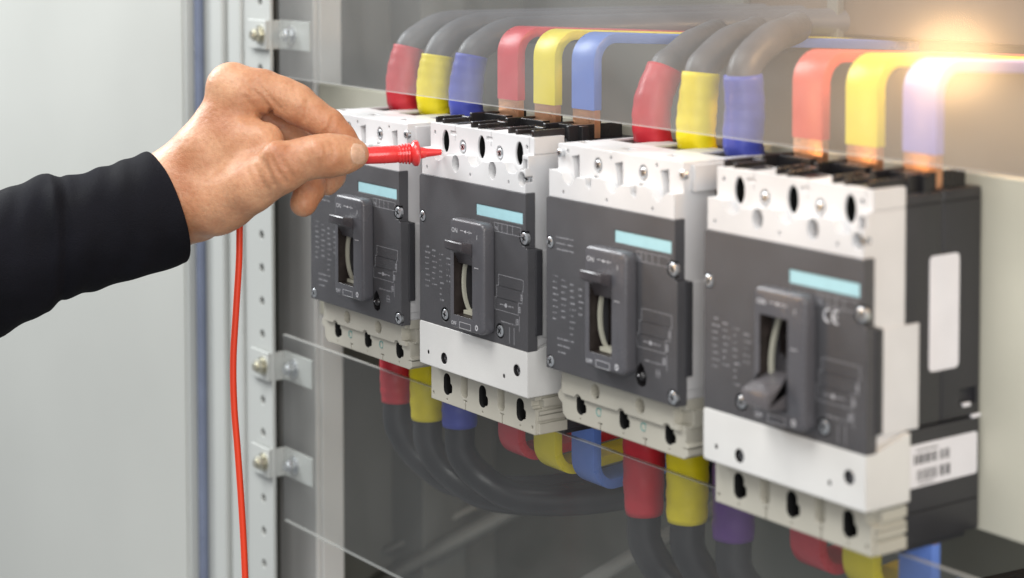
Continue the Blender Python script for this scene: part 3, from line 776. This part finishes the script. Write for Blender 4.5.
def surface_nets(f, lo, hi, h):
    n = [int(math.ceil((hi[i]-lo[i])/h))+1 for i in range(3)]
    ax = [lo[i]+h*np.arange(n[i]) for i in range(3)]
    G = np.stack(np.meshgrid(*ax, indexing='ij'), -1).reshape(-1, 3)
    V = np.concatenate([f(G[i:i+200000]) for i in range(0, len(G), 200000)]).reshape(n)
    ins = V < 0
    cs = [ins[a:n[0]-1+a, b:n[1]-1+b, c:n[2]-1+c] for a in (0, 1) for b in (0, 1) for c in (0, 1)]
    s = sum(x.astype(int) for x in cs); act = (s > 0) & (s < 8)
    idx = -np.ones(act.shape, int); I = np.argwhere(act); idx[act] = np.arange(len(I))
    acc = np.zeros((len(I), 3)); cnt = np.zeros(len(I))
    for a in range(3):
        for b in (0, 1):
            for c in (0, 1):
                o0 = np.zeros(3, int); o0[(a+1) % 3] = b; o0[(a+2) % 3] = c; o1 = o0.copy(); o1[a] = 1
                p0 = I+o0; p1 = I+o1
                v0 = V[tuple(p0.T)]; v1 = V[tuple(p1.T)]; m = (v0 < 0) != (v1 < 0)
                t = np.where(m, v0/(v0-v1+1e-12), 0)
                P = p0+(p1-p0)*t[:, None]; acc[m] += P[m]; cnt[m] += 1
    co = acc/cnt[:, None]*h+np.array(lo)
    faces = []
    for a in range(3):
        b, c = (a+1) % 3, (a+2) % 3
        sl0 = [slice(None)]*3; sl1 = [slice(None)]*3; sl0[a] = slice(0, n[a]-1); sl1[a] = slice(1, n[a])
        E = ins[tuple(sl0)] != ins[tuple(sl1)]
        J = np.argwhere(E); J = J[(J[:, b] > 0) & (J[:, c] > 0) & (J[:, b] < n[b]-1) & (J[:, c] < n[c]-1)]
        if not len(J): continue
        q = []
        for db, dc in ((-1, -1), (0, -1), (0, 0), (-1, 0)):
            K = J.copy(); K[:, b] += db; K[:, c] += dc; q.append(idx[tuple(K.T)])
        Q = np.stack(q, 1); flip = ins[tuple(J.T)]
        Q[~flip] = Q[~flip][:, ::-1]; faces.append(Q)
    return co, np.concatenate(faces)
Pn = np.array([W(x, y, w) for x in (90, 372) for y in (45, 262) for w in (-72, 48)])
# keep the forearm only up to inside the sleeve
def hand_f(p):
    d = hand_sdf(p, False); m = np.abs(d) < 4; d[m] = hand_sdf(p[m])
    a = W(112, 225, -5); b = W(150, 212, -5); n_ = (b-a)/np.linalg.norm(b-a)
    return np.maximum(d, -((p-a)@n_))
hv, hf = surface_nets(hand_f, Pn.min(0)-3, Pn.max(0)+3, 1.15)
person = thing('person', 'person in a black sleeve, bare hand pinching the red probe', 'person', tuple(W(20, 260, 0)))
def raw_mesh(name, co, faces, m, parent, smooth=True):
    o0 = np.array(parent.location)/S if parent else 0
    me = bpy.data.meshes.new(name); me.from_pydata([tuple(c) for c in (co-o0)*S], [], [tuple(int(i) for i in f) for f in faces])
    me.materials.append(M[m]); me.update()
    for p in me.polygons: p.use_smooth = smooth
    o = bpy.data.objects.new(name, me); COL.objects.link(o); o.parent = parent
    bm = bmesh.new(); bm.from_mesh(me); bmesh.ops.recalc_face_normals(bm, faces=bm.faces); bm.to_mesh(me); bm.free()
    return o
# a light relaxation of the polygonised surface
def relax(co, faces, it, k):
    e = np.concatenate([faces[:, [i, (i+1) % 4]] for i in range(4)]); e = np.concatenate([e, e[:, ::-1]])
    for _ in range(it):
        s = np.zeros_like(co); c = np.zeros(len(co)); np.add.at(s, e[:, 0], co[e[:, 1]]); np.add.at(c, e[:, 0], 1)
        co = co+k*(s/np.maximum(c, 1)[:, None]-co)
    return co
hv = relax(hv, hf, 2, .4)
body = raw_mesh('body', hv, hf, 'skin', person)
# thumb nail: a thin shell laid over the thumb tip
def hit(px, py, w0=50):
    w = w0
    for _ in range(60):
        d = hand_sdf(W(px, py, w)[None])[0]
        if d < .02: return w
        w -= max(d, .05)
        if w < -10: return None
    return w
def nail_mesh():
    nu, nv = 9, 9; T = []; B = []
    for i in range(nu):
        for j in range(nv):
            u = i/(nu-1)*2-1; v = j/(nv-1)*2-1
            # superellipse outline, base towards the joint (left), free edge at right
            s = math.sqrt(max(0, 1-.5*v*v)); t_ = math.sqrt(max(0, 1-.5*u*u))
            x = 358.2+u*s*7.8; y = 154.0+v*t_*12.4+u*.8
            w = hit(x, y)
            if w is None: w = 16
            edge = max(abs(u), abs(v)); T.append(W(x, y, w+.2-.35*edge**4)); B.append(W(x, y, w-.9))
    n = nu*nv; F = []
    for i in range(nu-1):
        for j in range(nv-1):
            a = i*nv+j; F.append((a, a+nv, a+nv+1, a+1)); F.append((n+a, n+a+1, n+a+nv+1, n+a+nv))
    rim = [i*nv for i in range(nu)]+[(nu-1)*nv+j for j in range(1, nv)]+[i*nv+nv-1 for i in range(nu-2, -1, -1)]+[j for j in range(nv-2, 0, -1)]
    for a, b in zip(rim, rim[1:]+rim[:1]): F.append((a, b, n+b, n+a))
    return np.array(T+B), F
nv_, nf_ = nail_mesh()
raw_mesh('thumb_nail', nv_, nf_, 'nail', person)
# sleeve
def sleeve():
    # (top px, py), (bottom px, py), forward bulge of the near side in px, half depth mm
    R_ = [((147, 152), (184, 263), 16, 31), ((141, 153.5), (176, 266.5), 15, 32), ((128, 158), (158, 272), 14, 33), ((110, 165), (128, 281), 12, 34), ((88, 171), (98, 289), 10, 35), ((66, 174.5), (82, 293.5), 8, 35.5), ((52, 176), (72, 298), 7, 36.5), ((42, 174.5), (62, 302.5), 6, 37.5), ((25, 181), (42, 313), 5, 38), ((0, 190), (6, 334), 4, 40), ((-60, 212), (-50, 366), 3, 44), ((-140, 240), (-130, 415), 0, 49), ((-300, 300), (-290, 510), 0, 58)]
    n = 72; co = []; rnd = random.Random(4)
    P = []
    for i in range(len(R_)-1):
        for k in range(8):
            t = k/8; a, b = R_[i], R_[i+1]
            P.append([a[0][0]*(1-t)+b[0][0]*t, a[0][1]*(1-t)+b[0][1]*t, a[1][0]*(1-t)+b[1][0]*t, a[1][1]*(1-t)+b[1][1]*t, a[2]*(1-t)+b[2]*t, a[3]*(1-t)+b[3]*t])
    P = np.array(P)
    for _ in range(3): P[1:-1] = (P[:-2]+2*P[1:-1]+P[2:])/4
    rings = []
    def ring(q, sc_=1., i=0, wr=1.):
        out = []
        tx, ty, bx, by, bl, dp = q
        cx, cy = (tx+bx)/2, (ty+by)/2
        for k in range(n):
            a = 2*PI*k/n
            c_, s_ = math.cos(a), math.sin(a)
            c2 = math.copysign(abs(c_)**.92, c_)
            x = cx+(tx-cx)*c2*sc_; y = cy+(ty-cy)*c2*sc_
            w = -4+dp*s_*sc_
            x += bl*s_*sc_
            L_ = cx
            f = 0
            # folds running round and slightly along the arm
            f += 1.1*math.sin(L_*.11+2.0*math.sin(a*1.0+1.3)+.6*math.sin(a*3))*math.exp(-((L_-70)/55)**2)
            f += .8*math.sin(L_*.21-1.7*math.cos(a+.6)+a*2)*(.35+.65*math.sin(a*1.5+L_*.01)**2)
            f += 1.5*math.exp(-((L_-(50+9*math.cos(a)))/4.5)**2)
            f -= 1.6*math.exp(-((L_-(60+9*math.cos(a)))/4)**2)
            f *= wr
            x += (tx-cx)*c2*f*.018; y += (ty-cy)*c2*f*.018; w += s_*f*.9
            out.append(W(x, y, w))
        return out
    rings.append(ring(P[0], .90, wr=.3)); 
    q = P[0].copy(); q[[0, 2]] -= 14; 
    rings.insert(0, ring(q, .80, wr=.1)); q2 = P[0].copy(); q2[[0, 2]] -= 34; rings.insert(0, ring(q2, .66, wr=0))
    rings.append(ring(P[0], .955, wr=.5))
    q = P[0].copy(); q[[0, 2]] += .8; rings.append(ring(q, .985, wr=.8))
    for i, p_ in enumerate(P): rings.append(ring(p_, 1., i))
    co = np.array([v for r_ in rings for v in r_]); F = []
    for i in range(len(rings)-1):
        for k in range(n): F.append((i*n+k, i*n+(k+1) % n, (i+1)*n+(k+1) % n, (i+1)*n+k))
    F.append(tuple(range((len(rings)-1)*n, len(rings)*n)))
    return co, F
sv, sf = sleeve()
sl_ = raw_mesh('sleeve', sv, sf, 'fabric', person)

# ------------------------------------------------------------------ test probe
tip = Vector(W(441.5, 152, 0)); back = Vector(W(322, 157.5, 11))
ax = (back-tip).normalized()
probe = thing('test_probe', 'red test probe pinched between thumb and finger, tip on the second breaker', 'test probe', tuple(tip))
def along(d): return tuple(ax*d)
def lathe(nm, prof, m):
    g = MB(); g.tube([along(d) for d, r in prof], [r for d, r in prof], 28); return g.build(nm, m, probe, smooth=38)
lathe('tip_shroud', [(0, 1.3), (.3, 1.7), (6, 2.3), (9, 2.6), (9.3, 2.9), (12.2, 3.5), (13.4, 4.0)], 'red')
lathe('metal_tip', [(-1.2, .5), (-.2, .9), (2, .9)], 'steel')
pr_ = [(12.4, 4.4), (13.0, 6.6), (14.0, 7.5), (15.6, 7.5), (16.6, 6.9), (17.4, 5.6), (18.2, 5.2)]
for i in range(4):
    d = 18.4+i*1.75; pr_ += [(d, 6.2-.25*i), (d+.9, 6.1-.25*i), (d+1.1, 5.0), (d+1.6, 5.0)]
lathe('finger_guard', pr_, 'red')
lathe('handle_grip', [(25, 4.6), (26, 5.0), (34, 5.1), (44, 4.9), (60, 4.8), (66, 4.5), (67, 3.4)], 'red')
# lead
endp = tip+ax*66
Pl = [np.array(endp), W(292, 158, 8), W(262, 168, -10), W(246, 190, -24), W(240.2, 218, -30), W(239, 260, -30), W(236, 310, -30), W(233.2, 360, -30), W(234, 405, -30), W(237.5, 450, -30), W(241, 500, -30), W(243.6, 545, -30), W(245.5, 590, -30), W(250, 700, -30)]
g = MB(); g.tube([Vector(p)-tip for p in catmull([tuple(p) for p in Pl], 8)], 1.95, 16); g.build('test_lead', 'lead', probe)
# ------------------------------------------------------------------ camera
cd = bpy.data.cameras.new('camera'); cam = bpy.data.objects.new('camera', cd); COL.objects.link(cam); sc.camera = cam
cam.location = CAM*S
roll = math.radians(-.02)
r2 = RT*math.cos(roll)+UPV*math.sin(roll); u2 = UPV*math.cos(roll)-RT*math.sin(roll)
mw = Matrix(((r2.x, u2.x, -FW.x, 0), (r2.y, u2.y, -FW.y, 0), (r2.z, u2.z, -FW.z, 0), (0, 0, 0, 1)))
cam.rotation_euler = mw.to_euler()
cd.sensor_width = 36; cd.lens = FP/1024*36; cd.shift_x = -SX_/1024; cd.shift_y = -SY_/1024
cd.clip_start = .02; cd.clip_end = 60
cd.dof.use_dof = True; cd.dof.focus_distance = 1.13; cd.dof.aperture_fstop = 5.8

# ------------------------------------------------------------------ light
w = bpy.data.worlds.new('World'); sc.world = w; w.use_nodes = True
w.node_tree.nodes['Background'].inputs['Color'].default_value = (.93, .96, 1, 1)
w.node_tree.nodes['Background'].inputs['Strength'].default_value = .30
def area(name, loc, target, size, power, col=(1, 1, 1)):
    l = bpy.data.lights.new(name, 'AREA'); l.shape = 'RECTANGLE'; l.size, l.size_y = size; l.energy = power; l.color = col
    o = bpy.data.objects.new(name, l); COL.objects.link(o); o.location = Vector(loc)*S
    d = (Vector(target)-Vector(loc)).normalized(); o.rotation_euler = d.to_track_quat('-Z', 'Y').to_euler(); return o
area('ceiling_light', (100, -900, 1500), (0, 0, -50), (1.0, .8), 27, (1, .985, .96))
area('upper_left_fill', (-1250, -480, 880), (100, 0, -50), (.8, .8), 34, (.95, .98, 1))  # added soft light from upper left, placed for the bezel rim highlights
area('room_light', (1700, -900, 500), (200, 0, -50), (1.0, 1.2), 22, (1, .98, .96))
WL = (-16, -400, 45)
def warm_point(name, loc, e, r):
    pl = bpy.data.lights.new(name, 'POINT'); pl.energy = e; pl.color = (1, .62, .30); pl.shadow_soft_size = r
    po = bpy.data.objects.new(name, pl); COL.objects.link(po); po.location = Vector(loc)*S
warm_point('side_warm_fill', (600, 20, 230), 1.5, .04)  # added unseen light, warms the dark side of the nearest breaker
warm_point('interior_warm_fill', (345, 125, 165), 1.1, .02)  # unseen warm light added to tint the bars and the back
sp = bpy.data.lights.new('warm_glow_spot', 'SPOT'); sp.energy = 2.9; sp.color = (1, .60, .27); sp.shadow_soft_size = .03  # added spot, makes the warm glow reflected in the upper sheet
sp.spot_size = math.radians(44); sp.spot_blend = 1
so = bpy.data.objects.new('warm_glow_spot', sp); COL.objects.link(so); so.location = Vector(WL)*S
so.rotation_euler = (Vector((325, 37, 75))-Vector(WL)).to_track_quat('-Z', 'Y').to_euler()
sc.view_settings.view_transform = 'Standard'; sc.view_settings.look = 'None'; sc.view_settings.exposure = .1; sc.view_settings.gamma = 1
sc.cycles.max_bounces = 8; sc.cycles.transparent_max_bounces = 12; sc.cycles.use_denoising = True
